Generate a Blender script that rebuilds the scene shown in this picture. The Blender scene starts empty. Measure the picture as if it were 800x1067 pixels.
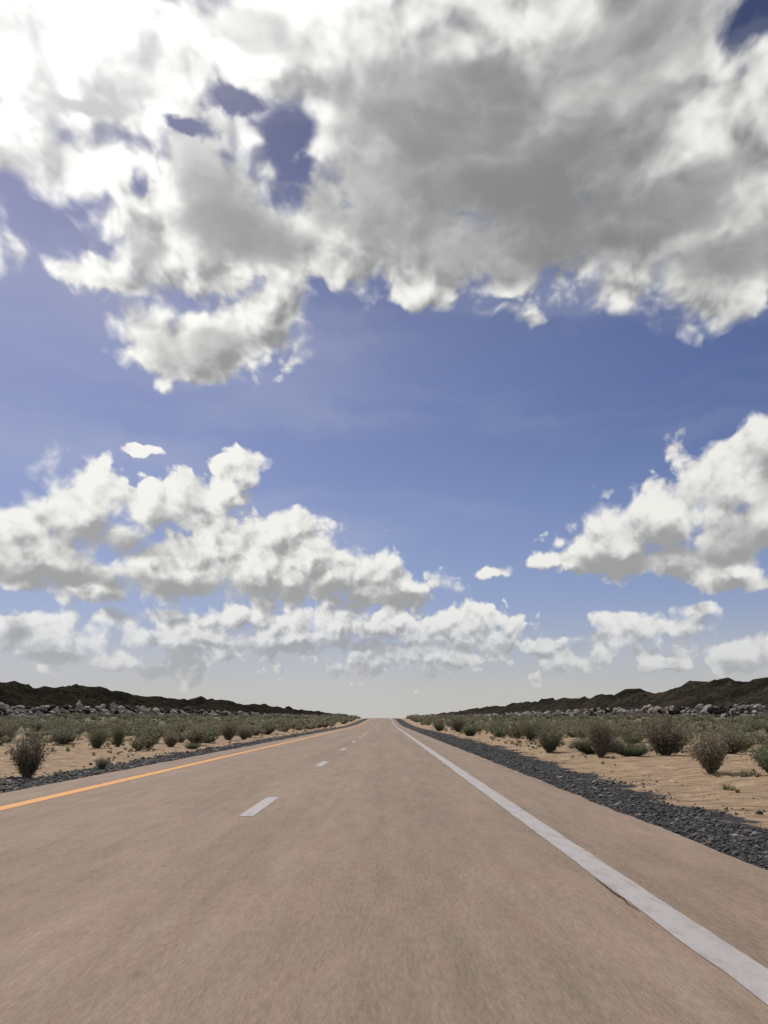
import bpy, math, random
import numpy as np

# ---------------------------------------------------------------- sky
SUN_AZ, SUN_EL = -31.0, 49.0          # degrees: azimuth from the road's direction, height


class V:
    """a node socket with arithmetic"""
    def __init__(s, t, sock): s.t, s.s = t, sock

    def _m(s, op, *a, clamp=False):
        n = s.t.nodes.new('ShaderNodeMath'); n.operation = op; n.use_clamp = clamp
        for i, x in enumerate((s,) + a):
            if isinstance(x, V): s.t.links.new(x.s, n.inputs[i])
            else: n.inputs[i].default_value = x
        return V(s.t, n.outputs[0])

    def __add__(s, o): return s._m('ADD', o)
    __radd__ = __add__
    def __sub__(s, o): return s._m('SUBTRACT', o)
    def __rsub__(s, o): return (s * -1.0) + o
    def __mul__(s, o): return s._m('MULTIPLY', o)
    __rmul__ = __mul__
    def __truediv__(s, o): return s._m('DIVIDE', o)
    def smin(s, o, k): return s._m('SMOOTH_MIN', o, k)
    def max(s, o): return s._m('MAXIMUM', o)
    def min(s, o): return s._m('MINIMUM', o)
    def pow(s, o): return s._m('POWER', o)
    def clamp(s): return s._m('ADD', 0.0, clamp=True)

    def ramp(s, a, b, lo=0.0, hi=1.0, kind='SMOOTHSTEP'):
        n = s.t.nodes.new('ShaderNodeMapRange'); n.interpolation_type = kind
        s.t.links.new(s.s, n.inputs[0])
        for i, x in zip((1, 2, 3, 4), (a, b, lo, hi)): n.inputs[i].default_value = x
        return V(s.t, n.outputs[0])


def vec_op(t, op, a, b=None, c=None):
    n = t.nodes.new('ShaderNodeVectorMath'); n.operation = op
    for i, x in enumerate((a, b, c)):
        if x is None: continue
        sock = n.inputs['Scale'] if (op == 'SCALE' and i == 1) else n.inputs[i]
        if isinstance(x, V): t.links.new(x.s, sock)
        else: sock.default_value = x
    return V(t, n.outputs['Value'] if op in ('LENGTH', 'DOT_PRODUCT', 'DISTANCE') else n.outputs[0])


def combine(t, x, y, z=0.0):
    n = t.nodes.new('ShaderNodeCombineXYZ')
    for i, a in enumerate((x, y, z)):
        if isinstance(a, V): t.links.new(a.s, n.inputs[i])
        else: n.inputs[i].default_value = a
    return V(t, n.outputs[0])


def separate(t, v):
    n = t.nodes.new('ShaderNodeSeparateXYZ'); t.links.new(v.s, n.inputs[0])
    return [V(t, o) for o in n.outputs]


def noise(t, v, scale, detail=5.0, rough=0.55, dist=0.0, color=False, dims='2D', lac=2.0):
    n = t.nodes.new('ShaderNodeTexNoise'); n.noise_dimensions = dims
    if v is not None: t.links.new(v.s, n.inputs['Vector'])
    n.inputs['Scale'].default_value = scale; n.inputs['Detail'].default_value = detail
    n.inputs['Roughness'].default_value = rough; n.inputs['Distortion'].default_value = dist
    n.inputs['Lacunarity'].default_value = lac
    return V(t, n.outputs['Color' if color else 0])


def voronoi(t, v, scale, detail=0.0, rough=0.5, smooth=0.3, feature='SMOOTH_F1', rand=1.0, color=False):
    n = t.nodes.new('ShaderNodeTexVoronoi'); n.feature = feature; n.voronoi_dimensions = '2D'
    if v is not None: t.links.new(v.s, n.inputs['Vector'])
    n.inputs['Scale'].default_value = scale; n.inputs['Detail'].default_value = detail
    n.inputs['Roughness'].default_value = rough; n.inputs['Randomness'].default_value = rand
    if feature == 'SMOOTH_F1': n.inputs['Smoothness'].default_value = smooth
    return V(t, n.outputs['Color' if color else 'Distance'])


def mix_rgb(t, fac, a, b, kind='MIX'):
    n = t.nodes.new('ShaderNodeMix'); n.data_type = 'RGBA'; n.blend_type = kind
    for sock, x in ((n.inputs[0], fac), (n.inputs[6], a), (n.inputs[7], b)):
        if isinstance(x, V): t.links.new(x.s, sock)
        elif isinstance(x, (tuple, list)): sock.default_value = tuple(x) + (1.0,)
        else: sock.default_value = x
    return V(t, n.outputs[2])


# cloud masses: azimuth, elevation, half width, half height, in degrees
CLOUDS = [
    (-14.4, 5.02, 3.38, 1.02), (-9.97, 6.74, 3.51, 1.05), (-18.88, 9.32, 3.27, 1.16), (10.57, 4.97, 2.09, 0.66),
    (14.11, 45.28, 3.87, 2.34), (-6.15, 38.47, 3.67, 3.35), (-4.54, 47.11, 5.09, 2.38), (9.06, 46.55, 5.05, 2.36),
    (1.7, 47.52, 2.83, 1.9), (-11.69, 15.93, 1.83, 1.51), (-21.88, 10.08, 4.41, 1.78), (-17.71, 11.95, 2.99, 1.83),
    (-24.16, 9.6, 2.44, 1.54), (19.5, 10.24, 3.9, 1.3), (23.07, 11.54, 3.1, 2.12), (-11.35, 11.31, 3.51, 1.88),
    (-5.39, 11.15, 3.62, 2.3), (-3.49, 45.0, 5.8, 2.5), (7.04, 43.68, 4.08, 3.04), (9.89, 36.95, 13.23, 6.19),
    (-10.15, 37.47, 2.91, 1.45), (-13.4, 30.4, 2.78, 1.69), (14.57, 11.36, 3.42, 1.49), (17.83, 12.46, 3.32, 2.34),
    (19.62, 40.59, 3.29, 4.42), (-6.35, 33.85, 3.78, 2.38), (-19.62, 40.59, 8.72, 5.4), (-20.45, 35.19, 6.74, 2.41),
    (-24.23, 30.27, 1.32, 2.77), (-8.74, 43.96, 11.46, 3.1), (-10.93, 35.12, 4.59, 4.03), (-14.54, 31.42, 3.35, 2.25),
    (-18.21, 28.75, 4.65, 1.01), (-12.18, 25.32, 5.09, 3.04), (-8.19, 27.25, 2.72, 3.05), (-9.99, 30.21, 4.74, 2.15),
    (1.82, 40.92, 7.24, 6.22), (0.0, 33.48, 7.01, 4.23), (-4.16, 33.08, 3.51, 2.42), (12.05, 39.34, 9.97, 6.96),
    (13.88, 32.1, 12.09, 3.65), (22.32, 33.41, 6.11, 6.48), (2.6, 30.37, 3.12, 2.0), (15.93, 29.02, 3.35, 1.69),
    (22.4, 28.05, 3.98, 1.73), (12.32, 29.94, 1.87, 1.58), (10.42, 27.69, 1.07, 1.05), (16.7, 42.33, 4.44, 2.93),
    (-23.05, 10.61, 5.45, 1.97), (-20.15, 13.68, 3.75, 2.74), (-23.49, 14.1, 1.24, 1.06), (-15.54, 13.72, 3.4, 1.93),
    (-12.99, 15.0, 2.09, 1.8), (-10.37, 17.0, 1.56, 1.13), (-17.25, 17.65, 1.4, 0.61), (-25.07, 12.28, 2.11, 1.74),
    (-8.72, 10.41, 6.04, 3.19), (-7.74, 12.77, 3.59, 1.68), (-14.54, 9.54, 4.44, 2.08), (-19.45, 8.34, 2.92, 1.01),
    (-3.71, 9.5, 3.99, 2.29), (1.35, 9.18, 3.35, 1.38), (0.0, 10.12, 1.84, 1.93), (-2.01, 6.17, 8.61, 1.51),
    (5.35, 6.15, 3.94, 1.66), (-6.66, 5.48, 5.33, 1.35), (-12.52, 5.71, 2.07, 0.59), (2.67, 4.39, 5.38, 1.05),
    (7.65, 5.27, 2.27, 1.04), (-22.23, 4.92, 3.59, 1.67), (-24.11, 5.94, 1.69, 1.1), (-18.64, 3.79, 2.71, 0.64),
    (12.45, 3.78, 3.02, 0.8), (12.32, 10.61, 2.37, 0.83), (15.83, 11.55, 3.25, 1.92), (18.94, 13.14, 3.15, 2.91),
    (22.22, 14.42, 2.83, 2.98), (24.5, 16.01, 1.71, 2.65), (20.23, 17.58, 1.09, 1.0), (18.62, 16.43, 0.65, 0.51),
    (24.78, 12.0, 2.42, 2.09), (22.73, 9.39, 3.11, 1.27), (24.4, 8.48, 1.82, 0.9), (7.72, 9.97, 1.58, 0.61),
    (19.34, 5.76, 3.54, 1.0), (20.69, 6.59, 1.78, 0.64), (14.45, 6.37, 0.95, 0.62), (23.6, 4.15, 2.72, 1.1),
    (18.63, 3.6, 1.68, 0.42), (15.22, 15.3, 1.34, 0.42),
]
HOLES = [       # gaps of blue sky inside the big cloud
    (-20.91, 30.62, 3.83, 1.91), (-5.42, 38.42, 3.2, 2.51), (-4.5, 36.78, 2.35, 1.45), (-8.93, 40.13, 3.29, 0.9),
    (-13.37, 38.9, 1.7, 0.6), (4.03, 45.95, 0.67, 1.23), (21.78, 41.81, 2.0, 1.83), (22.76, 38.24, 0.7, 0.76),
    (-16.68, 33.89, 0.6, 1.27), (7.82, 28.73, 3.74, 0.88), (10.67, 29.22, 1.1, 0.78), (-8.96, 29.07, 0.84, 0.79),
]
SHADES = [      # thick cores of cloud that let little light through: + strength
    (-11.29, 35.92, 2.55, 2.73), (-9.84, 32.93, 3.87, 1.67), (-12.73, 25.76, 2.85, 1.26), (-6.96, 44.79, 2.31, 1.29),
    (-18.08, 38.48, 1.92, 0.47), (-21.54, 35.16, 0.78, 0.42), (-15.79, 30.81, 1.09, 0.77), (14.49, 42.63, 4.23, 2.23),
    (13.23, 39.13, 3.52, 2.03), (3.97, 39.73, 5.17, 3.03), (1.27, 34.38, 5.08, 2.69), (9.03, 36.21, 5.83, 2.57),
    (10.81, 32.22, 7.46, 1.91), (5.96, 42.26, 3.56, 1.57), (17.98, 32.52, 4.11, 1.6), (22.8, 29.53, 2.81, 1.7),
    (20.56, 34.38, 1.7, 1.36), (-18.92, 11.23, 3.64, 1.02), (-23.0, 9.07, 4.3, 0.49), (-9.03, 8.74, 7.85, 0.79),
    (-0.67, 8.18, 4.7, 0.47), (18.3, 10.63, 3.97, 0.77), (23.36, 11.51, 1.6, 0.99), (-1.34, 4.85, 7.3, 0.4),
    (-21.86, 3.71, 2.87, 0.36),
]


def blob_union(t, p, blobs, k):
    acc = None
    for a, e, ra, re in blobs:
        thin = 0.72 if ra < 1.35 else 0.0              # small puffs stay thin
        d = vec_op(t, 'LENGTH', vec_op(t, 'MULTIPLY_ADD', p, (1 / ra, 1 / re, 0), (-a / ra, -e / re, thin)))
        acc = d if acc is None else acc.smin(d, k)
    return acc


def build_world():
    w = bpy.data.worlds.new('World'); bpy.context.scene.world = w; w.use_nodes = True
    t = w.node_tree; t.nodes.clear()
    sky = t.nodes.new('ShaderNodeTexSky'); sky.sky_type = 'NISHITA'; sky.sun_disc = False
    sky.sun_elevation = math.radians(SUN_EL); sky.sun_rotation = math.radians(SUN_AZ)
    sky.altitude = 300; sky.air_density = 1.0; sky.dust_density = 1.2; sky.ozone_density = 2.2
    g = t.nodes.new('ShaderNodeTexCoord')
    d = vec_op(t, 'NORMALIZE', V(t, g.outputs['Generated']))
    x, y, z = separate(t, d)
    el = z._m('ARCSINE') * 57.29578
    az = x._m('ARCTAN2', y) * 57.29578
    cosel = (1.0 - z * z).max(0.0)._m('SQRT')
    a = az * cosel
    es = el.max(-4.0) + 9.0
    # feature size shrinks towards the horizon
    q = combine(t, a._m('ARCTAN2', es), (a * a + es * es)._m('LOGARITHM', math.e) * 0.5)
    w1 = vec_op(t, 'SUBTRACT', noise(t, q, 5.0, 4.0, 0.55, color=True), (0.5, 0.5, 0.5))
    w2 = vec_op(t, 'SUBTRACT', noise(t, q, 22.0, 4.0, 0.6, color=True), (0.5, 0.5, 0.5))
    p = combine(t, a, el)
    p = vec_op(t, 'ADD', p, vec_op(t, 'SCALE', w1, es * 0.115))
    p = vec_op(t, 'ADD', p, vec_op(t, 'SCALE', w2, es * 0.034))
    p = vec_op(t, 'MULTIPLY', p, (1, 1, 0))
    L = blob_union(t, p, CLOUDS, 0.35)
    # the same masses seen a little nearer the sun: is there cloud in the way of its light?
    ps = vec_op(t, 'ADD', p, vec_op(t, 'SCALE', combine(t, es * 0.0 - 0.42, es * 0.0 + 0.9), es * 0.05))
    L2 = blob_union(t, ps, CLOUDS, 0.2)
    L1 = L
    Hh = blob_union(t, p, HOLES, 0.2)
    # scattered cloud over the rest of the sky, beside and behind
    side = az._m('ABSOLUTE').ramp(34, 48)
    rest = noise(t, d, 2.6, 3.0, 0.5, dims='3D').ramp(0.38, 0.66, 1.9, 0.2, 'LINEAR')
    L = L.min(rest + (1.0 - side) * 4.0)
    bank = noise(t, vec_op(t, 'MULTIPLY', q, (1.0, 1.0, 0.0)), 3.3, 3.0, 0.5).ramp(0.40, 0.66, 1.7, 0.35, 'LINEAR')
    L = L.min(bank + el.ramp(6.5, 9.5, 0.0, 3.0) + el.ramp(1.0, 3.5, 1.0, 0.0))
    cover = (1.0 - L).max(-1.5)

    def billow(qq):
        ws = vec_op(t, 'SUBTRACT', noise(t, qq, 14.0, 2.0, 0.5, color=True), (0.5, 0.5, 0.5))
        qw = vec_op(t, 'ADD', qq, vec_op(t, 'SCALE', ws, 0.05))
        v1 = voronoi(t, qw, 9.0, 3.0, 0.5, 0.42)
        n1 = noise(t, qw, 8.0, 6.0, 0.55)
        return (1.0 - v1 * 1.25) * 0.72 + n1 * 0.28
    b0 = billow(q)
    sx, sy = -0.42, 0.9
    b1 = billow(vec_op(t, 'ADD', q, (sx * 0.028, sy * 0.028, 0.0)))
    D = cover * 1.4 + el.ramp(8.0, 30.0, 0.50, 0.60) + (b0 - 0.40) * el.ramp(12.0, 30.0, 1.5, 1.3)
    soft = noise(t, q, 3.1, 2.0, 0.5).ramp(0.33, 0.66, 0.26, 0.95, 'LINEAR')
    hole = ((1.0 - Hh) - (b0 - 0.40) * 1.3).ramp(0.0, 0.75)
    alpha = ((D + 0.03) / soft).ramp(0.0, 1.0) * (1.0 - hole)
    # thickness and relief
    shp = combine(t, a, el)
    shp = vec_op(t, 'ADD', shp, vec_op(t, 'SCALE', w1, es * 0.13))
    shp = vec_op(t, 'MULTIPLY', shp, (1, 1, 0))
    S = blob_union(t, shp, SHADES, 0.3)
    core = (1.0 - S).ramp(-0.75, 0.45)
    thick = D.ramp(0.15, 1.5)
    streak = noise(t, vec_op(t, 'MULTIPLY', p, (1.0, 2.2, 1.0)), 0.075, 4.0, 0.5)
    relief = (b0 - b1)                      # > 0 where the side away from the sun is hidden
    shade = core * 0.52 + thick * 0.24 + el.ramp(12.0, 32.0, 0.15, 0.10) + (streak - 0.5) * 1.5 * (thick * 0.5 + core * 0.5) - relief * (1.0 - core * el.ramp(14.0, 34.0, 0.55, 0.85)) * 1.7 + (L1 - L2).max(-0.35).min(0.9) * el.ramp(14.0, 34.0, 1.25, 0.35)
    shade = shade.ramp(-0.42, 1.15)
    sundir = (math.sin(math.radians(SUN_AZ)) * math.cos(math.radians(SUN_EL)),
              math.cos(math.radians(SUN_AZ)) * math.cos(math.radians(SUN_EL)), math.sin(math.radians(SUN_EL)))
    cs = vec_op(t, 'DOT_PRODUCT', d, sundir).max(0.0)
    glow = cs.pow(24.0)
    glow2 = cs.pow(5.0)
    lum = 0.90 - shade * el.ramp(12.0, 32.0, 0.53, 0.66)
    lum = lum * (0.93 + glow2 * 0.22) + glow * 0.50
    tint = mix_rgb(t, shade, (1.0, 0.99, 0.945), (0.99, 0.995, 1.0))
    ccol = vec_op(t, 'SCALE', tint, lum * 10.0)
    # clear air: the sky texture with the photograph's white balance, whiter near the horizon
    sk = vec_op(t, 'MULTIPLY', V(t, sky.outputs[0]), (0.47, 0.475, 0.66))
    sk = vec_op(t, 'SCALE', sk, el.ramp(22.0, 42.0, 1.0, 0.58))
    low = el.ramp(-0.5, 9.0, 1.0, 0.0)
    hz = mix_rgb(t, el.ramp(0.0, 22.0, 0.55, 0.0), sk, (4.0, 4.9, 6.9))
    hz = mix_rgb(t, low * 0.93, hz, (5.4, 5.25, 4.75))
    veil = noise(t, vec_op(t, 'MULTIPLY', p, (1.0, 5.0, 1.0)), 0.04, 3.0, 0.5).ramp(0.42, 0.8, 0.0, 0.17)
    hz = mix_rgb(t, veil + glow2 * el.ramp(24.0, 38.0, 0.22, 0.04), hz, (6.2, 6.3, 6.6))
    fade = el.ramp(0.5, 9.0, 0.35, 1.0)
    bg = t.nodes.new('ShaderNodeBackground'); bg.inputs[1].default_value = 0.1
    bc = t.nodes.new('ShaderNodeBackground'); bc.inputs[1].default_value = 0.1
    t.links.new(hz.s, bg.inputs[0]); t.links.new(ccol.s, bc.inputs[0])
    mx = t.nodes.new('ShaderNodeMixShader'); t.links.new((alpha * fade).s, mx.inputs[0])
    t.links.new(bg.outputs[0], mx.inputs[1]); t.links.new(bc.outputs[0], mx.inputs[2])
    o = t.nodes.new('ShaderNodeOutputWorld'); t.links.new(mx.outputs[0], o.inputs[0])
    w.cycles.sampling_method = 'MANUAL'; w.cycles.sample_map_resolution = 512
    return w

# ---------------------------------------------------------------- small tools
COL = None
rng = np.random.default_rng(11)
rnd = random.Random(5)


def link(o, parent=None):
    bpy.context.scene.collection.objects.link(o)
    if parent: o.parent = parent
    return o


def mesh_np(name, verts, faces, mat=None, smooth=False, mat_index=None, mats=None, vnormal=None):
    """verts (n,3); faces: (m,k) array or list of such arrays"""
    if not isinstance(faces, list): faces = [faces]
    me = bpy.data.meshes.new(name)
    nl = sum(f.size for f in faces); nf = sum(len(f) for f in faces)
    me.vertices.add(len(verts)); me.vertices.foreach_set('co', np.asarray(verts, np.float32).ravel())
    me.loops.add(nl); me.loops.foreach_set('vertex_index', np.concatenate([f.ravel() for f in faces]).astype(np.int32))
    tot = np.concatenate([np.full(len(f), f.shape[1]) for f in faces]).astype(np.int32)
    me.polygons.add(nf)
    me.polygons.foreach_set('loop_start', np.concatenate([[0], np.cumsum(tot)[:-1]]).astype(np.int32))
    me.polygons.foreach_set('loop_total', tot)
    for m in (mats or ([mat] if mat else [])): me.materials.append(m)
    if mat_index is not None: me.polygons.foreach_set('material_index', np.asarray(mat_index, np.int32))
    me.update(calc_edges=True); me.validate()
    me.polygons.foreach_set('use_smooth', np.full(len(me.polygons), smooth))
    return me


def tag(o, label=None, cat=None, group=None, kind=None):
    for k, v in (('label', label), ('category', cat), ('group', group), ('kind', kind)):
        if v: o[k] = v
    return o


def grid_faces(nx, ny):
    i = np.arange(nx * ny).reshape(ny, nx)
    return np.stack([i[:-1, :-1], i[:-1, 1:], i[1:, 1:], i[1:, :-1]], -1).reshape(-1, 4)


_perm = rng.random((257, 257)); _perm[256] = _perm[0]; _perm[:, 256] = _perm[:, 0]


def vnoise(x, y):
    x = np.asarray(x, float); y = np.asarray(y, float)
    xi = np.floor(x).astype(int); yi = np.floor(y).astype(int)
    fx = x - xi; fy = y - yi; fx = fx * fx * (3 - 2 * fx); fy = fy * fy * (3 - 2 * fy)
    xi &= 255; yi &= 255
    a = _perm[yi, xi]; b = _perm[yi, xi + 1]; c = _perm[yi + 1, xi]; d = _perm[yi + 1, xi + 1]
    return (a * (1 - fx) + b * fx) * (1 - fy) + (c * (1 - fx) + d * fx) * fy


def fbm(x, y, o=4, rough=0.5):
    s = 0; amp = 1; tot = 0
    for k in range(o):
        s = s + amp * vnoise(x * 2 ** k + 17.3 * k, y * 2 ** k + 9.1 * k); tot += amp; amp *= rough
    return s / tot


def sst(a, b, x):
    t = np.clip((np.asarray(x, float) - a) / (b - a), 0, 1); return t * t * (3 - 2 * t)


# ---------------------------------------------------------------- materials
def material(name, rough=0.9, spec=0.2):
    m = bpy.data.materials.new(name); m.use_nodes = True
    t = m.node_tree; b = t.nodes['Principled BSDF']
    b.inputs['Roughness'].default_value = rough; b.inputs['Specular IOR Level'].default_value = spec
    return m, t, b


def obj_coords(t):
    n = t.nodes.new('ShaderNodeTexCoord'); return V(t, n.outputs['Object'])


def set_color(t, b, c): t.links.new(c.s, b.inputs['Base Color'])


def bump(t, b, h, strength, dist):
    n = t.nodes.new('ShaderNodeBump'); n.inputs['Strength'].default_value = strength
    n.inputs['Distance'].default_value = dist
    t.links.new(h.s, n.inputs['Height']); t.links.new(n.outputs[0], b.inputs['Normal'])


def island(t):
    n = t.nodes.new('ShaderNodeNewGeometry'); return V(t, n.outputs['Random Per Island'])


def obj_random(t):
    n = t.nodes.new('ShaderNodeObjectInfo'); return V(t, n.outputs['Random'])


def mat_road():
    m, t, b = material('worn_tan_asphalt', 0.85, 0.25)
    p = obj_coords(t)
    big = noise(t, vec_op(t, 'MULTIPLY', p, (1, 0.22, 1)), 0.7, 4, 0.6, dims='3D')
    mid = noise(t, vec_op(t, 'MULTIPLY', p, (1, 0.13, 1)), 6.0, 5, 0.65, dims='3D')
    fine = noise(t, vec_op(t, 'MULTIPLY', p, (1, 0.16, 1)), 45.0, 4, 0.7, dims='3D')
    grit = voronoi(t, p, 90.0, feature='F1')
    x, y, z = separate(t, p)
    pink = noise(t, vec_op(t, 'MULTIPLY', vec_op(t, 'ADD', p, (31, 7, 3)), (1, 0.2, 1)), 4.2, 5, 0.7, dims='3D')
    # wheel paths worn a little paler
    wear = noise(t, vec_op(t, 'MULTIPLY', p, (1, 0.02, 1)), 1.2, 2, 0.5, dims='3D')
    c = mix_rgb(t, pink.ramp(0.36, 0.64), ROAD_A, ROAD_B)
    v = 0.56 + (big - 0.5) * 0.30 + (mid - 0.5) * 0.40 + (fine - 0.5) * 0.55 + (grit - 0.4) * 0.14 + (wear - 0.5) * 0.30
    c = vec_op(t, 'SCALE', c, v.max(0.1) * 1.80)
    # a few dark tar and dirt spots
    spot = noise(t, vec_op(t, 'MULTIPLY', p, (1, 0.55, 1)), 3.4, 2, 0.4, dims='3D').ramp(0.70, 0.80, 0.0, 0.35)
    c = mix_rgb(t, spot, c, (0.09, 0.075, 0.06))
    set_color(t, b, c)
    bump(t, b, fine * 0.7 + grit * 0.6 + mid * 0.8, 0.5, 0.008)
    return m


ROAD_A = (0.262, 0.205, 0.156)
ROAD_B = (0.285, 0.204, 0.158)


def mat_paint(name, col, wornness):
    m, t, b = material(name, 0.7, 0.3)
    p = obj_coords(t)
    n1 = noise(t, vec_op(t, 'MULTIPLY', p, (1, 0.25, 1)), 9.0, 5, 0.7, dims='3D')
    n2 = noise(t, p, 60.0, 3, 0.6, dims='3D')
    dirt = mix_rgb(t, n1.ramp(0.42, 0.74, 0.0, wornness), col, ROAD_A)
    c = vec_op(t, 'SCALE', dirt, 0.82 + n2 * 0.25)
    set_color(t, b, c); bump(t, b, n2 + n1, 0.3, 0.004)
    return m


def mat_ground():
    m, t, b = material('desert_ground', 0.95, 0.1)
    p = obj_coords(t); x, y, z = separate(t, p)
    n_edge = noise(t, p, 0.55, 5, 0.6, dims='3D')
    n_mid = noise(t, p, 2.2, 6, 0.6, dims='3D')
    n_fine = noise(t, p, 24.0, 4, 0.65, dims='3D')
    track = noise(t, vec_op(t, 'MULTIPLY', p, (0.55, 1.9, 1.0)), 1.5, 5, 0.6, dims='3D')
    sand = mix_rgb(t, n_mid.ramp(0.3, 0.7), (0.37, 0.262, 0.170), (0.53, 0.392, 0.268))
    sand = mix_rgb(t, track.ramp(0.47, 0.62, 0.0, 0.7), sand, (0.25, 0.18, 0.115))
    sand = mix_rgb(t, noise(t, p, 9.0, 3, 0.6, dims='3D').ramp(0.60, 0.72, 0.0, 0.6), sand, (0.17, 0.13, 0.09))
    sand = vec_op(t, 'SCALE', sand, 0.86 + n_fine * 0.28)
    # sparse dry cover farther from the road
    ax = x._m('ABSOLUTE')
    cov = noise(t, p, 0.16, 6, 0.62, dims='3D')
    c_f = ax.ramp(11.0, 50.0, 0.0, 0.62, 'LINEAR')
    cover = ((cov + c_f) - 0.62).ramp(0.0, 0.16, 0.0, 0.92)
    green = mix_rgb(t, n_mid.ramp(0.35, 0.65), (0.115, 0.115, 0.072), (0.19, 0.175, 0.115))
    c = mix_rgb(t, cover, sand, green)
    # dark crushed-stone bed beside the road: right strip to x = 4.9, left strip to x = -9.1
    er = ((n_edge - 0.5) * 3.0 + (n_mid - 0.5) * 0.9 + 5.2 + y.ramp(8.0, 45.0, -0.05, 0.9) - x) * 4.0
    elf = ((n_edge - 0.5) * 2.2 + (n_mid - 0.5) * 0.7 + 9.0 + x) * 4.0
    bed = er.min(x * 4.0).max(elf.min(x * -4.0)).clamp()
    dark = mix_rgb(t, n_fine.ramp(0.35, 0.65), (0.035, 0.037, 0.042), (0.085, 0.086, 0.092))
    c = mix_rgb(t, bed, c, dark)
    set_color(t, b, c)
    bump(t, b, n_mid * 0.7 + n_fine * 0.2 + track * 1.0, 1.0, 0.22)
    return m


def mat_simple(name, c1, c2, scale=3.0, rough=0.95, bstr=0.6, bdist=0.1, lo=0.3, hi=0.7, detail=5, isl=0.0):
    m, t, b = material(name, rough, 0.15)
    p = obj_coords(t)
    n = noise(t, p, scale, detail, 0.6, dims='3D')
    c = mix_rgb(t, n.ramp(lo, hi), c1, c2)
    if isl: c = vec_op(t, 'SCALE', c, island(t).ramp(0, 1, 1 - isl, 1 + isl, 'LINEAR'))
    set_color(t, b, c); bump(t, b, n, bstr, bdist)
    return m


def mat_stone():
    m, t, b = material('crushed_stone', 0.8, 0.3)
    r = island(t)
    n = noise(t, obj_coords(t), 30.0, 3, 0.6, dims='3D')
    c = mix_rgb(t, r.ramp(0.0, 0.85, 0, 1, 'LINEAR'), (0.028, 0.028, 0.029), (0.128, 0.122, 0.118))
    c = mix_rgb(t, r.ramp(0.93, 0.96), c, (0.27, 0.25, 0.23))
    c = vec_op(t, 'SCALE', c, 0.75 + n * 0.5)
    set_color(t, b, c); bump(t, b, n, 0.4, 0.01)
    return m


def mat_leaf(name, c1, c2):
    m, t, b = material(name, 0.7, 0.2)
    r = island(t); o = obj_random(t)
    c = mix_rgb(t, r, c1, c2)
    c = vec_op(t, 'SCALE', c, o.ramp(0, 1, 0.98, 1.45, 'LINEAR'))
    set_color(t, b, c)
    tr = t.nodes.new('ShaderNodeBsdfTranslucent'); t.links.new(c.s, tr.inputs[0])
    mx = t.nodes.new('ShaderNodeMixShader'); mx.inputs[0].default_value = 0.42
    out = t.nodes['Material Output']
    t.links.new(b.outputs[0], mx.inputs[1]); t.links.new(tr.outputs[0], mx.inputs[2])
    t.links.new(mx.outputs[0], out.inputs[0])
    return m


# ---------------------------------------------------------------- land
def P(y):
    """long profile of road and plain: level, then a slow rise to a crest"""
    y = np.asarray(y, float)
    return 1.95 * sst(140, 390, y) - np.maximum(y - 395, 0) * 0.004


def land(x, y):
    x = np.asarray(x, float); y = np.asarray(y, float); ax = np.abs(x)
    out = np.maximum(x - 3.3, -6.75 - x)                       # metres beyond the asphalt edge
    z = P(y) - 0.05 - 0.12 * sst(0.0, 2.2, out) + 0.16 * sst(2.0, 6.0, out)
    z = z + 0.85 * sst(12, 110, ax)
    rough = sst(0.3, 3.0, out)
    z = z + rough * ((fbm(x * 1.1, y * 1.1, 4) - 0.5) * 0.16 + (fbm(x * 0.22 + 40, y * 0.22, 3) - 0.5) * 0.42 * sst(3, 12, out))
    return np.where(out < -0.2, P(y) - 0.10, z)


def build_ground():
    xd = np.concatenate([np.arange(3.0, 9, 0.14), np.arange(9, 20, 0.3), 20 * 1.09 ** np.arange(0, 66)])
    xs = np.unique(np.concatenate([-xd, xd, [-2, -1, 0, 1, 2]]))
    yd = np.concatenate([np.arange(-60, 3, 6), np.arange(3, 30, 0.16), np.arange(30, 60, 0.5), 60 * 1.022 ** np.arange(0, 230)])
    X, Y = np.meshgrid(xs, yd)
    Z = land(X, Y)
    me = mesh_np('ground', np.stack([X, Y, Z], -1).reshape(-1, 3), grid_faces(len(xs), len(yd)), mat_ground(), True)
    tag(link(bpy.data.objects.new('ground', me)), kind='structure')


def strip(name, xl, xr, y0, y1, mat, lift, wob=0.0, seg=None, kind='structure', seed=0.0):
    ys = seg if seg is not None else np.unique(np.concatenate([np.arange(y0, min(y1, 40), 0.12), np.arange(40, min(y1, 150), 1.0),
                                   np.arange(150, y1 + 1, 6.0)]))
    ys = ys[(ys >= y0 - 1e-6) & (ys <= y1 + 1e-6)]
    w1 = (fbm(ys * 1.3 + seed, ys * 0 + 3.1 + seed, 4, 0.6) - 0.5) * wob * 2
    w2 = (fbm(ys * 1.3 + seed, ys * 0 + 8.7 + seed, 4, 0.6) - 0.5) * wob * 2
    n = 3
    f = np.linspace(0, 1, n)[None, :]
    X = (xl + w1)[:, None] * (1 - f) + (xr + w2)[:, None] * f
    Yg = np.repeat(ys[:, None], n, 1); Z = P(Yg) + lift
    me = mesh_np(name, np.stack([X, Yg, Z], -1).reshape(-1, 3), grid_faces(n, len(ys)), mat)
    return tag(link(bpy.data.objects.new(name, me)), kind=kind)


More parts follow.
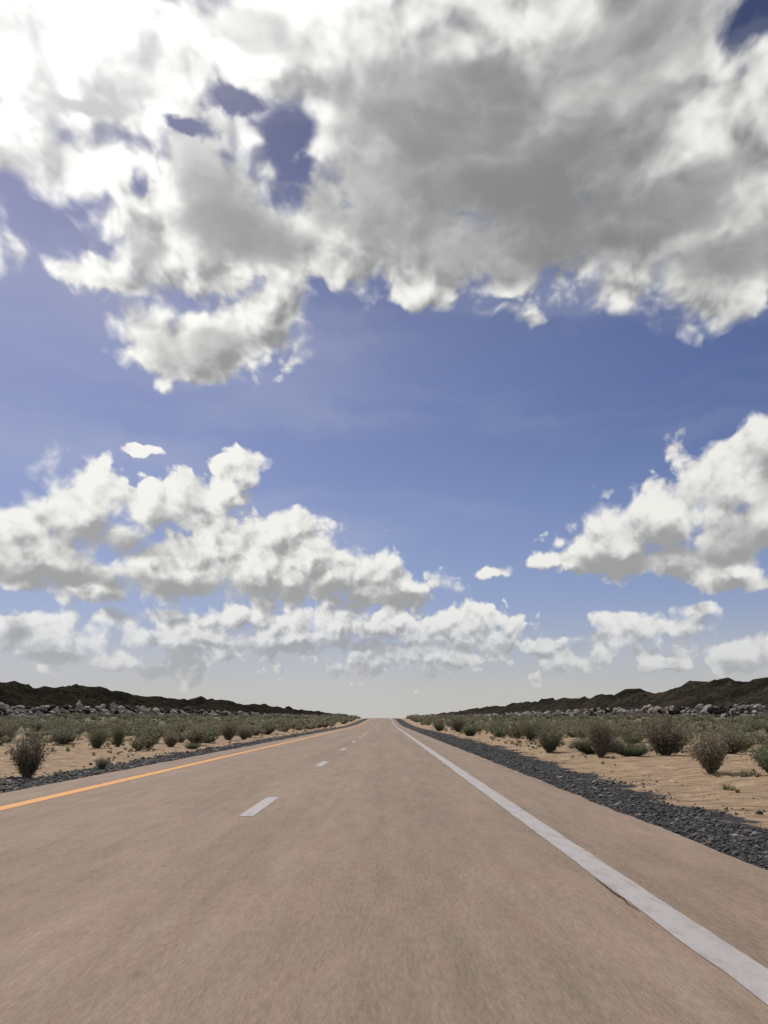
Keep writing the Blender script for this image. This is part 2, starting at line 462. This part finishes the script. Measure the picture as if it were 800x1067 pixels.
def build_road():
    ys = np.unique(np.concatenate([[-60, -20], np.arange(0, 40, 0.12), np.arange(40, 150, 1.0), np.arange(150, 900, 6.0)]))
    wl = (fbm(ys * 0.9, ys * 0 + 1.0, 5, 0.65) - 0.5) * 0.16
    wr = (fbm(ys * 0.9, ys * 0 + 5.0, 5, 0.65) - 0.5) * 0.16
    cols = [(-6.78, wl, -0.09), (-6.72, wl, 0.0)] + [(x, 0 * ys, 0.0) for x in (-5, -3, -1, 1, 2.6)] + [(3.26, wr, 0.0), (3.33, wr, -0.09)]
    X = np.stack([np.full(len(ys), c[0]) + c[1] for c in cols], 1)
    Yg = np.repeat(ys[:, None], len(cols), 1)
    Z = P(Yg) + np.array([c[2] for c in cols])[None, :]
    me = mesh_np('road', np.stack([X, Yg, Z], -1).reshape(-1, 3), grid_faces(len(cols), len(ys)), mat_road())
    tag(link(bpy.data.objects.new('road', me)), kind='structure')
    white = mat_paint('white_road_paint', (0.46, 0.44, 0.445), 0.5)
    yellow = mat_paint('yellow_road_paint', (0.80, 0.36, 0.075), 0.35)
    strip('edge_line_white', 1.71, 1.955, -10, 700, white, 0.004, 0.022)
    strip('edge_line_yellow', -5.70, -5.44, -10, 700, yellow, 0.004, 0.015, seed=7.0)
    # broken centre line: one mesh of dashes painted on the road
    vs = []; fs = []; k0 = 0
    for k in range(-1, 40):
        yc = 12.85 + 12.0 * k; L = 2.75
        yy = np.linspace(yc - L / 2, yc + L / 2, 24)
        e = (fbm(yy * 3, yy * 0 + k, 3) - 0.5) * 0.02
        X = np.stack([-1.965 + e, -1.765 + e * 0.7], 1); Yg = np.repeat(yy[:, None], 2, 1)
        vs.append(np.stack([X, Yg, P(Yg) + 0.004], -1).reshape(-1, 3)); fs.append(grid_faces(2, 24) + k0); k0 += 48
    me = mesh_np('lane_dashes', np.concatenate(vs), np.concatenate(fs), white)
    tag(link(bpy.data.objects.new('lane_dashes', me)), kind='structure')
    # crack beside the white line
    cr, t, b = material('crack_dark', 1.0, 0.0); b.inputs['Base Color'].default_value = (0.07, 0.058, 0.048, 1)
    yy = np.linspace(5.9, 7.15, 60); w = 0.006 * np.sin(np.linspace(0, math.pi, 60)) + 0.001
    xc = 1.690 + (fbm(yy * 6, yy * 0, 4) - 0.5) * 0.03
    X = np.stack([xc - w, xc + w], 1); Yg = np.repeat(yy[:, None], 2, 1)
    me = mesh_np('road_crack', np.stack([X, Yg, P(Yg) + 0.006], -1).reshape(-1, 3), grid_faces(2, 60), cr)
    tag(link(bpy.data.objects.new('road_crack', me)), kind='structure')


ICO_V = None


def ico(sub):
    import bmesh
    bm = bmesh.new(); bmesh.ops.create_icosphere(bm, subdivisions=sub, radius=1.0)
    v = np.array([x.co[:] for x in bm.verts]); f = np.array([[q.index for q in p.verts] for p in bm.faces]); bm.free()
    return v, f


def stones(name, pts, sizes, mat, flat=0.6):
    """many small angular stones, nobody could count them"""
    v, f = ico(1); n = len(pts)
    sc = rng.uniform(0.55, 1.25, (n, 1, 3)) * sizes[:, None, None] * 0.5; sc[:, :, 2] *= flat
    jit = 1 + rng.uniform(-0.28, 0.28, (n, len(v), 1))
    q = v[None] * jit * sc
    a = rng.uniform(0, 6.28, n); ca, sa = np.cos(a)[:, None], np.sin(a)[:, None]
    x = q[:, :, 0] * ca - q[:, :, 1] * sa; y = q[:, :, 0] * sa + q[:, :, 1] * ca
    tl = rng.uniform(-0.5, 0.5, (n, 1)); z = q[:, :, 2] + x * tl
    W = np.stack([x, y, z], -1) + pts[:, None, :]
    F = (f[None] + (np.arange(n) * len(v))[:, None, None]).reshape(-1, 3)
    return mesh_np(name, W.reshape(-1, 3), F, mat)


def build_gravel():
    mat = mat_stone()

    def scatter(xa, xb, n, y0, y1, s0, s1, k):
        # even coverage near, thinning with distance
        u = rng.random(n); y = y0 * (y1 / y0) ** u
        x = xa + (xb - xa) * rng.random(n)
        edge = (fbm(x * 0 + y * 0.8, y * 0 + k, 4, 0.6) - 0.5) * 2.6
        return x, y, edge, rng.uniform(s0, s1, n)
    for side, n in ((1, 52000), (-1, 24000)):
        if side > 0: x, y, e, s = scatter(3.30, 7.0, n, 4.5, 120, 0.015, 0.058, 2.0); lim = 5.1 + e - 0.3 * sst(8, 14, y) + 0.9 * sst(14, 45, y)
        else: x, y, e, s = scatter(-6.72, -11, n, 10, 150, 0.03, 0.09, 5.0); lim = 8.9 + e * 0.6
        over = np.abs(x) - lim
        keep = (over < 0) | (rng.random(n) < 0.10 * np.exp(-np.maximum(over, 0) * 1.6))
        x, y, s = x[keep], y[keep], s[keep]
        s = s * (1 + 0.012 * y) * np.where(rng.random(len(s)) < 0.06, rng.uniform(1.4, 2.2, len(s)), rng.uniform(0.6, 1.15, len(s)))
        z = land(x, y) + s * 0.10
        me = stones('gravel', np.stack([x, y, z], -1), s, mat)
        tag(link(bpy.data.objects.new('gravel', me)), kind='stuff')


# ---------------------------------------------------------------- hills and the rock bank at their foot
def build_hills():
    m, t, b = material('dark_hill_earth', 1.0, 0.0)
    p = obj_coords(t)
    n = noise(t, p, 0.05, 6, 0.65, dims='3D'); n2 = noise(t, p, 0.45, 5, 0.6, dims='3D')
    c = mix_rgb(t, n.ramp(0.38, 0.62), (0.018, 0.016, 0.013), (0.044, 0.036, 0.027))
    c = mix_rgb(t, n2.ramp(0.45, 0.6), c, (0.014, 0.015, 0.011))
    set_color(t, b, c); bump(t, b, n2 + n, 1.0, 1.2)
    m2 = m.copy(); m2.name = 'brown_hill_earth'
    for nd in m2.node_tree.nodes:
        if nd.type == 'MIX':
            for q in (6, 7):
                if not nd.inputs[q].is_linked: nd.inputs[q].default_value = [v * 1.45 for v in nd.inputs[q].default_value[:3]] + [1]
    for side in (-1, 1):
        ys = np.concatenate([np.arange(60, 220, 8), np.arange(220, 700, 2.2), 700 * 1.006 ** np.arange(0, 330)])
        f = np.linspace(0, 1, 46)
        Yg, Fg = np.meshgrid(ys, f, indexing='ij')
        X = (118 + 190 * Fg)
        prof = np.where(Fg < 0.36, sst(-0.05, 0.36, Fg), 1 - 0.35 * sst(0.36, 1.0, Fg))
        seed = 3.0 if side < 0 else 60.0
        big = fbm(Yg / 34 + seed, X / 60, 4, 0.55)
        knoll = np.clip(fbm(Yg / 17 + seed, X / 26 + 9, 3, 0.5) - 0.45, 0, 1)
        fine = fbm(Yg / 5.0, X / 5.0 + seed, 3, 0.6) - 0.5
        hh = 18.6 * (0.62 + 0.80 * (big - 0.25)) + 15 * knoll + 4.5 * fine + 2.5 * (fbm(Yg / 2.2, X / 4 + seed, 2) - 0.5)
        if side > 0: hh = hh * (1 + 0.22 * np.exp(-((Yg - 385) / 22) ** 2))
        Z = P(np.minimum(Yg, 395)) + 0.3 + hh * prof - 0.6 + 0 * Yg
        Z = Z * np.where(Yg > 395, 1.0, 1.0)
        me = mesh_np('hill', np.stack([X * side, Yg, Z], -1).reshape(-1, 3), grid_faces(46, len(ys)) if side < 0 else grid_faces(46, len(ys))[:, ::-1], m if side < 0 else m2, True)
        tag(link(bpy.data.objects.new('hill', me)), kind='structure')
    # scrub trees dotting the crests and slopes, a mass seen from far away
    v, fc = ico(1)
    return


def rock_mesh(name, seed, mat):
    v, f = ico(2); r = np.random.default_rng(seed)
    d = 1 + 0.55 * (fbm(v[:, 0] * 1.4 + seed * 3.1 + 5, v[:, 1] * 1.4 + v[:, 2] * 1.9 + 5, 3) - 0.5)
    q = v * d[:, None]
    for k in range(9):                                             # chop facets
        n = r.normal(size=3); n /= np.linalg.norm(n); h = r.uniform(0.42, 0.78)
        o = q @ n - h; q = q - np.maximum(o, 0)[:, None] * n[None] * 0.9
    q *= np.array([1.0, r.uniform(0.7, 1.0), r.uniform(0.6, 0.85)])
    return mesh_np(name, q, f, mat)


def build_rocks():
    pale = mat_simple('pale_rock', (0.19, 0.17, 0.15), (0.47, 0.42, 0.37), 0.8, 0.9, 0.6, 0.15)
    dark = mat_simple('dark_rock', (0.022, 0.017, 0.018), (0.060, 0.048, 0.048), 0.8, 0.9, 0.6, 0.15)
    variants = {m.name: [rock_mesh('boulder', 3 + i + (20 if m is dark else 0), m) for i in range(5)] for m in (pale, dark)}
    # the low earth bank the rocks lie on
    for side in (-1, 1):
        ys = np.concatenate([np.arange(150, 700, 3.0), 700 * 1.01 ** np.arange(0, 170)])
        f = np.linspace(0, 1, 12); Yg, Fg = np.meshgrid(ys, f, indexing='ij')
        X = 106 + 16 * Fg
        Z = P(Yg.clip(0, 395)) + 0.45 + 3.3 * np.sin(Fg * math.pi * 0.62) * (0.75 + 0.5 * fbm(Yg / 6, X / 6 + side, 3)) - 0.2
        me = mesh_np('bank', np.stack([X * side, Yg, Z], -1).reshape(-1, 3), grid_faces(12, len(ys)) if side < 0 else grid_faces(12, len(ys))[:, ::-1], dark, True)
        tag(link(bpy.data.objects.new('bank', me)), kind='structure')
    pts = {-1: [], 1: []}
    for side in (-1, 1):
        y = 196.0
        while y < 1500:
            cluster = fbm(y / 16 + side * 9, 2.0, 3)
            for row in range(3):
                s = rnd.choice((0.5, 0.7, 0.95, 1.2, 1.7)) * rnd.uniform(0.85, 1.15) * (1 + 0.0006 * y)
                is_pale = rnd.random() < (0.25 + 1.7 * (float(cluster) - 0.40) + (0.12 if side > 0 else -0.04) + (0.12 if row > 0 else -0.25))
                pts[side].append((side * (107 + 3.3 * row + rnd.uniform(-0.8, 0.8)), y + rnd.uniform(-1, 1), row, s, is_pale))
            y += rnd.uniform(1.3, 2.4) * (1 if y < 500 else 2.4)
            if rnd.random() < 0.12: y += rnd.uniform(2, 6)
    rest_p = []; rest_d = []
    for side in (-1, 1):
        allp = sorted(pts[side], key=lambda q: q[1]); n = 0
        for x, y, row, s, ip in allp:
            z = float(P(min(y, 395))) + 0.5 + (0.6, 2.1, 3.3)[row] * rnd.uniform(0.85, 1.15)
            if n < 145 and y > 205:
                me = rnd.choice(variants['pale_rock' if ip else 'dark_rock'])
                o = link(bpy.data.objects.new('boulder', me)); o.location = (x, y, z)
                o.scale = (s, s, s); o.rotation_euler = (rnd.uniform(-.4, .4), rnd.uniform(-.4, .4), rnd.uniform(0, 6.28))
                sd = 'left' if side < 0 else 'right'
                lv = ('lowest row', 'middle row', 'top row')[row]
                lab = ('pale grey boulder in the %s of the long rock bank below the %s hills' if ip else
                       'dark brown boulder in the %s of the long rock bank below the %s hills') % (lv, sd)
                tag(o, lab, 'boulder', '%s boulders, %s, %s rock bank' % ('pale' if ip else 'dark', lv, sd)); n += 1
            elif y > 205: (rest_p if ip else rest_d).append((x, y, z, s))
    for nm, L, m in (('distant_rubble', rest_p, pale), ('distant_rubble', rest_d, dark)):
        L = np.array(L); me = stones(nm, L[:, :3], L[:, 3] * 2.2, m, 0.8)
        tag(link(bpy.data.objects.new(nm, me)), kind='stuff')


# ---------------------------------------------------------------- shrubs
def shrub_geo(seed, n_stem, spread, height, leaf, n_leaf, droop=0.0):
    """stems fanning from one crown, small leaves along them; unit size about 1 m"""
    r = np.random.default_rng(seed)
    sv = []; sf = []; lv = []; base = 0
    for k in range(n_stem):
        a = r.uniform(0, 6.283); lean = spread * math.sqrt(r.random())
        L = height * r.uniform(0.62, 1.0) * (1 - 0.28 * lean)
        d = np.array([math.cos(a) * lean, math.sin(a) * lean, 1.0]); d /= np.linalg.norm(d)
        p0 = np.array([math.cos(a), math.sin(a), 0]) * r.uniform(0, 0.09)
        n = 5; t = np.linspace(0, 1, n)[:, None]
        bend = r.normal(size=3) * 0.10; bend[2] = -droop * lean
        pts = p0 + d * L * t + bend * (t ** 2) * L
        wob = r.normal(size=(n, 3)) * 0.012 * L; wob[0] = 0; pts = pts + wob
        w = 0.0065 * (1.15 - t)
        side = np.cross(d, [0, 0, 1.0]); side /= (np.linalg.norm(side) + 1e-6); fr = np.cross(d, side)
        ring = [pts + (side * math.cos(q) + fr * math.sin(q)) * w for q in (0, 2.1, 4.2)]
        V3 = np.stack(ring, 1).reshape(-1, 3); sv.append(V3)
        i = np.arange(n - 1) * 3
        for q in range(3):
            q2 = (q + 1) % 3
            sf.append(np.stack([i + q, i + q2, i + 3 + q2, i + 3 + q], 1) + base)
        base += len(V3)
        m = max(3, int(n_leaf * r.uniform(0.6, 1.3)))
        tt = r.uniform(0.16, 1.0, m) ** 0.9
        c = np.array([np.interp(tt, t[:, 0], pts[:, j]) for j in range(3)]).T
        off = r.normal(size=(m, 3)) * 0.045 * (0.4 + tt[:, None]); c = c + off
        dr = d[None] * 0.9 + r.normal(size=(m, 3)) * 0.55; dr /= np.linalg.norm(dr, axis=1)[:, None]
        u = np.cross(dr, r.normal(size=(m, 3))); u /= np.linalg.norm(u, axis=1)[:, None]
        ll = leaf * r.uniform(0.6, 1.5, (m, 1)); ww = ll * r.uniform(0.16, 0.3, (m, 1))
        lv.append(np.stack([c - dr * ll * .5, c + u * ww, c + dr * ll * .5, c - u * ww], 1).reshape(-1, 3))
    lv = np.concatenate(lv); lf = np.arange(len(lv)).reshape(-1, 4)
    return np.concatenate(sv), np.concatenate(sf), lv, lf


def build_shrubs():
    stem = mat_simple('twig_bark', (0.13, 0.10, 0.07), (0.23, 0.18, 0.13), 9.0, 0.95, 0.3, 0.01)
    leafs = [mat_leaf('olive_leaf', (0.105, 0.108, 0.068), (0.225, 0.220, 0.150)),
             mat_leaf('brown_leaf', (0.130, 0.112, 0.080), (0.270, 0.240, 0.180)),
             mat_leaf('green_leaf', (0.092, 0.108, 0.062), (0.195, 0.215, 0.135)),
             mat_leaf('grey_green_leaf', (0.130, 0.130, 0.095), (0.260, 0.255, 0.190))]
    kinds = []
    spec = [(120, 0.75, 1.0, 0.050, 48, 1), (130, 1.15, 0.82, 0.045, 48, 2), (110, 0.9, 0.95, 0.045, 46, 0),
            (120, 1.3, 0.72, 0.050, 44, 3), (100, 0.6, 1.0, 0.05, 44, 0), (120, 1.0, 0.85, 0.05, 44, 1)]
    geo = []
    for i, (ns, sp, h, lf, nl, mi) in enumerate(spec):
        g = shrub_geo(40 + i, ns, sp, h, lf, nl)
        ms = mesh_np('stems', g[0], g[1], stem); ml = mesh_np('foliage', g[2], g[3], leafs[mi])
        kinds.append((ms, ml)); geo.append((g, mi))
    # far versions: fewer, larger leaves, stems and leaves in one mesh
    far = []
    for i, (ns, sp, h, lf, nl, mi) in enumerate(spec):
        g = shrub_geo(80 + i, 34, sp, h, 0.10, 17)
        vv = np.concatenate([g[0], g[2]]); ff = [g[1], g[3] + len(g[0])]
        me = mesh_np('shrub', vv, ff, mats=[stem, leafs[mi]], mat_index=[0] * len(g[1]) + [1] * len(g[3]))
        far.append((me, vv, ff, mi))

    def put(x, y, k, w, h):
        root = bpy.data.objects.new('shrub', None); link(root); root.empty_display_size = 0.2
        root.location = (x, y, float(land(x, y)) - 0.02); root.rotation_euler = (0, 0, rnd.uniform(0, 6.28))
        root.scale = (w, w, h)
        for me, nm in zip(kinds[k], ('stems', 'foliage')):
            o = bpy.data.objects.new(nm, me); link(o, root)
        return root
    # (x, y, kind, width scale, height scale, label) - the bushes that read singly beside the road
    key = [
        (-8.95, 21.3, 0, 1.0, 1.28, 'large wispy brown-green bush at the left edge of the photo, rooted at the gravel'),
        (-7.95, 23.8, 4, 0.45, 0.42, 'tiny sparse weed sprouting alone at the edge of the left gravel strip'),
        (-12.8, 37.5, 2, 0.85, 0.95, 'round dark green bush just right of the big wispy bush, on the left sand'),
        (-13.0, 41.0, 4, 0.60, 0.95, 'narrow dark green bush on the left sand, close behind a round one'),
        (-17.0, 44.5, 3, 1.35, 1.15, 'broad grey-green bush low on the left sand behind the big wispy bush'),
        (-12.6, 45.8, 2, 1.05, 1.05, 'full green bush in the middle of the row along the left sand'),
        (-10.9, 42.8, 5, 0.70, 0.85, 'small brownish bush near the gravel midway along the left roadside'),
        (-10.6, 47.0, 5, 1.15, 1.12, 'large dusky brown bush close to the gravel, left of the first lane dashes'),
        (-9.6, 42.0, 1, 0.75, 0.42, 'small flat bush hugging the gravel edge on the left roadside'),
        (-10.8, 58.0, 0, 1.15, 1.20, 'tall dark bush farther up the left roadside behind the dusky brown one'),
        (-10.2, 60.5, 2, 0.9, 1.0, 'dense olive bush beside the tall dark one up the left roadside'),
        (-11.0, 78.0, 1, 1.5, 1.35, 'wide green bush far up the left roadside near the yellow line'),
        (-19.0, 50.0, 2, 1.0, 1.0, 'olive bush standing alone in the left field behind the row of roadside bushes'),
        (-21.5, 47.5, 5, 1.2, 1.0, 'low brown bush in the left field near the photo edge'),
        (8.15, 21.3, 0, 1.1, 1.18, 'wispy grey-brown bush alone at the sand edge on the right'),
        (9.1, 19.9, 1, 1.05, 1.1, 'bright green bush cut by the right edge of the photo'),
        (10.1, 30.6, 5, 1.30, 1.42, 'tall brown bush behind the right sand, with dark foot'),
        (8.75, 30.2, 1, 1.25, 0.62, 'low spreading green bush in front of the tall brown bush on the right'),
        (7.75, 30.6, 0, 0.85, 1.35, 'upright brown-green bush at the left end of the right-hand cluster'),
        (9.9, 38.0, 3, 1.0, 1.05, 'grey-green bush behind the low spreading bush on the right'),
        (7.0, 36.2, 2, 1.05, 1.15, 'rounded olive bush at the near end of the right roadside row'),
        (7.9, 33.0, 1, 1.2, 0.85, 'wide green bush between the rounded olive bush and the right-hand cluster'),
        (9.1, 52.5, 2, 1.4, 1.35, 'dark olive bush halfway up the right roadside row'),
        (8.9, 66.0, 3, 1.8, 1.75, 'large grey-green mound halfway up the right roadside'),
        (7.2, 72.0, 1, 1.3, 1.3, 'green bush near the gravel far up the right roadside'),
        (7.9, 92.0, 0, 1.6, 1.5, 'brownish bush far up the right roadside near the white line'),
        (6.6, 104.0, 2, 1.4, 1.3, 'olive bush farthest up the right roadside beside the gravel'),
        (12.6, 27.5, 3, 1.2, 0.75, 'pale grey-green bush on the right sand behind the wispy one'),
        (13.4, 33.0, 5, 1.3, 1.1, 'brown bush in the right field above the wispy grey-brown bush'),
        (11.4, 33.6, 2, 1.3, 1.2, 'round green bush just right of the tall brown bush, at its foot'),
        (8.9, 33.5, 3, 1.1, 1.0, 'pale bush filling the gap behind the low spreading green bush on the right'),
        (15.4, 37.0, 1, 1.4, 1.1, 'green bush in the right field beside the photo edge'),
    ]
    for i, (x, y, k, w, h, lab) in enumerate(key):
        f = 1.0 if i in (0, 1, 14, 15) else 1.28
        tag(put(x, y, k, w * f, h * f), lab, 'shrub', None)
    # the field of bushes on both sides
    cand = []
    r2 = np.random.default_rng(77)
    kx = np.array([q[0] for q in key]); ky = np.array([q[1] for q in key])
    for i in range(5200):
        side = 1 if r2.random() < 0.5 else -1
        y = 24 * (340 / 24) ** r2.random()
        # |x| from the sand edge outwards, limited to what a photo from here can show
        x0 = 9.8 if side < 0 else 7.6
        x0 = x0 + 2.5 * float(fbm(y * 0.07, side * 5.0 + 20, 3)) * (1 if y < 90 else 0.4)
        xm = min(0.62 * y + 6, 104)
        if xm <= x0: continue
        x = x0 + (xm - x0) * r2.random() ** 1.25
        patch = float(fbm(x * 0.12 + side * 30, y * 0.07, 3))
        if x < 26 and y < 60 and patch < 0.54: continue
        if patch < 0.44: continue
        if np.min((kx - side * x) ** 2 + ((ky - y) * 0.6) ** 2) < 2.2: continue
        s = r2.uniform(0.55, 1.45) * (1.0 + 0.003 * y)
        cand.append((side * x, y, s, s / y))
    cand.sort(key=lambda c: -c[3])
    keep = []
    for c in cand:
        if all((c[0] - q[0]) ** 2 + (c[1] - q[1]) ** 2 * 0.5 > (0.55 * (c[2] + q[2])) ** 2 * 0.8 for q in keep[-400:]): keep.append(c)
    for i, (x, y, s, _) in enumerate(keep[:262]):
        k = int(r2.integers(0, 6)); me, vv, ff, mi = far[k]
        o = bpy.data.objects.new('shrub', me); link(o)
        o.location = (x, y, float(land(x, y)) - 0.02); o.rotation_euler = (0, 0, r2.uniform(0, 6.28))
        o.scale = (s * r2.uniform(0.9, 1.35), s * r2.uniform(0.9, 1.35), s * r2.uniform(0.7, 1.05))
        side = 'left' if x < 0 else 'right'
        look = ('olive', 'brown-leaved', 'green', 'grey-green')[mi]
        size = 'small' if s < 0.8 else 'medium' if s < 1.05 else 'large'
        where = ('near the roadside' if abs(x) < 16 else 'midway out on the plain' if abs(x) < 34 else 'far out on the plain')
        lab = '%s %s bush %s %s of the road' % (size, look, where, side)
        tag(o, lab, 'shrub', '%s %s bushes %s, %s' % (size, look, where, side))
    # the rest merges into one scrub
    VV = []; FF = [[], []]; MI = []; off = 0
    byk = {}
    for (x, y, s, _) in keep[262:]:
        me, vv, ff, mi = far[int(r2.integers(0, 6))]
        a = r2.uniform(0, 6.28); ca, sa = math.cos(a), math.sin(a); w = s * r2.uniform(0.9, 1.3)
        # thin the leaves of far bushes
        nb = len(vv) - len(ff[1]) * 4
        sel = np.arange(0, len(ff[1]), 2 if y < 110 else 4); lf = vv[nb:].reshape(-1, 4, 3)[sel]
        cen = lf.mean(1, keepdims=True); lf = cen + (lf - cen) * (1.4 if y < 110 else 2.2)
        q = lf.reshape(-1, 3)
        q = np.stack([(q[:, 0] * ca - q[:, 1] * sa) * w + x, (q[:, 0] * sa + q[:, 1] * ca) * w + y, q[:, 2] * s * 0.9 + float(land(x, y))], -1)
        byk.setdefault(mi, []).append(q)
    off = 0; VV = []; MI = []; FF = []
    for mi, L in byk.items():
        q = np.concatenate(L); n = len(q) // 4
        VV.append(q); FF.append(np.arange(len(q)).reshape(-1, 4) + off); MI += [mi] * n; off += len(q)
    me = mesh_np('scrub', np.concatenate(VV), np.concatenate(FF), mats=leafs, mat_index=MI)
    tag(link(bpy.data.objects.new('scrub', me)), kind='stuff')
    print('shrubs kept', len(keep), 'scrub faces', off // 4)
    # dry grass tufts, one mass
    n = 3600; side = np.where(r2.random(n) < 0.5, -1, 1); y = 16 * (150 / 16) ** r2.random(n)
    x = np.where(side < 0, 9.6, 6.9) + (0.6 * y + 2) * r2.random(n) ** 1.3
    pt = fbm(x * 0.35 + side * 8, y * 0.3, 3); ok = (pt > np.where(y < 40, 0.60, 0.50)) & (x < 80); x = x[ok] * side[ok]; y = y[ok]; n = len(x)
    nb = 22; z = land(x, y)
    s = r2.uniform(0.05, 0.20, (n, 1)) * (0.55 + 0.014 * y[:, None])
    a = r2.uniform(0, 6.28, (n, nb)); ln = r2.uniform(0.1, 0.9, (n, nb)); L = s * r2.uniform(0.5, 1.1, (n, nb))
    bx = x[:, None] + np.cos(a) * s * 0.25; by = y[:, None] + np.sin(a) * s * 0.25; bz = z[:, None] + 0 * a
    tx = bx + np.cos(a) * ln * L * 0.8; ty = by + np.sin(a) * ln * L * 0.8; tz = bz + L
    w = 0.012 * (1 + 0.02 * y[:, None]); px = -np.sin(a) * w; py = np.cos(a) * w
    tri = np.stack([np.stack([bx - px, by - py, bz], -1), np.stack([bx + px, by + py, bz], -1), np.stack([tx, ty, tz], -1)], 2).reshape(-1, 3)
    g = mat_leaf('dry_grass_blade', (0.14, 0.125, 0.07), (0.26, 0.23, 0.14))
    me = mesh_np('dry_grass', tri, np.arange(len(tri)).reshape(-1, 3), g)
    tag(link(bpy.data.objects.new('dry_grass', me)), kind='stuff')


def camera_and_sun():
    c = bpy.data.cameras.new('camera'); o = link(bpy.data.objects.new('camera', c))
    c.sensor_fit = 'VERTICAL'; c.sensor_height = 36; c.lens = 36 * 846 / 1067
    c.shift_x = -0.002; c.clip_start = 0.05; c.clip_end = 20000
    o.location = (0, 0, 1.247); o.rotation_euler = (math.radians(90 + 14.35), 0, 0)
    bpy.context.scene.camera = o
    l = bpy.data.lights.new('sun', 'SUN'); l.energy = 3.2; l.angle = math.radians(2.0); l.color = (1.0, 0.93, 0.83)
    s = link(bpy.data.objects.new('sun', l))
    # light travels from the sun's place in the sky (azimuth left of the road) down to the ground
    s.rotation_euler = (math.radians(90 - SUN_EL), 0, math.radians(180 - SUN_AZ) + math.pi * 0)
    s.rotation_euler = (math.radians(-(90 - SUN_EL)), 0, math.radians(-SUN_AZ))


build_world(); camera_and_sun()
build_ground(); build_road(); build_gravel(); build_hills(); build_rocks(); build_shrubs()
sc = bpy.context.scene
sc.view_settings.view_transform = 'Standard'; sc.view_settings.look = 'None'
sc.view_settings.exposure = 0.0; sc.view_settings.gamma = 1.0
sc.render.engine = 'CYCLES'
sc.cycles.max_bounces = 5; sc.cycles.diffuse_bounces = 2; sc.cycles.glossy_bounces = 2
sc.cycles.transmission_bounces = 2; sc.cycles.caustics_reflective = False; sc.cycles.caustics_refractive = False
sc.cycles.use_adaptive_sampling = True; sc.cycles.adaptive_threshold = 0.02
sc.cycles.use_denoising = True
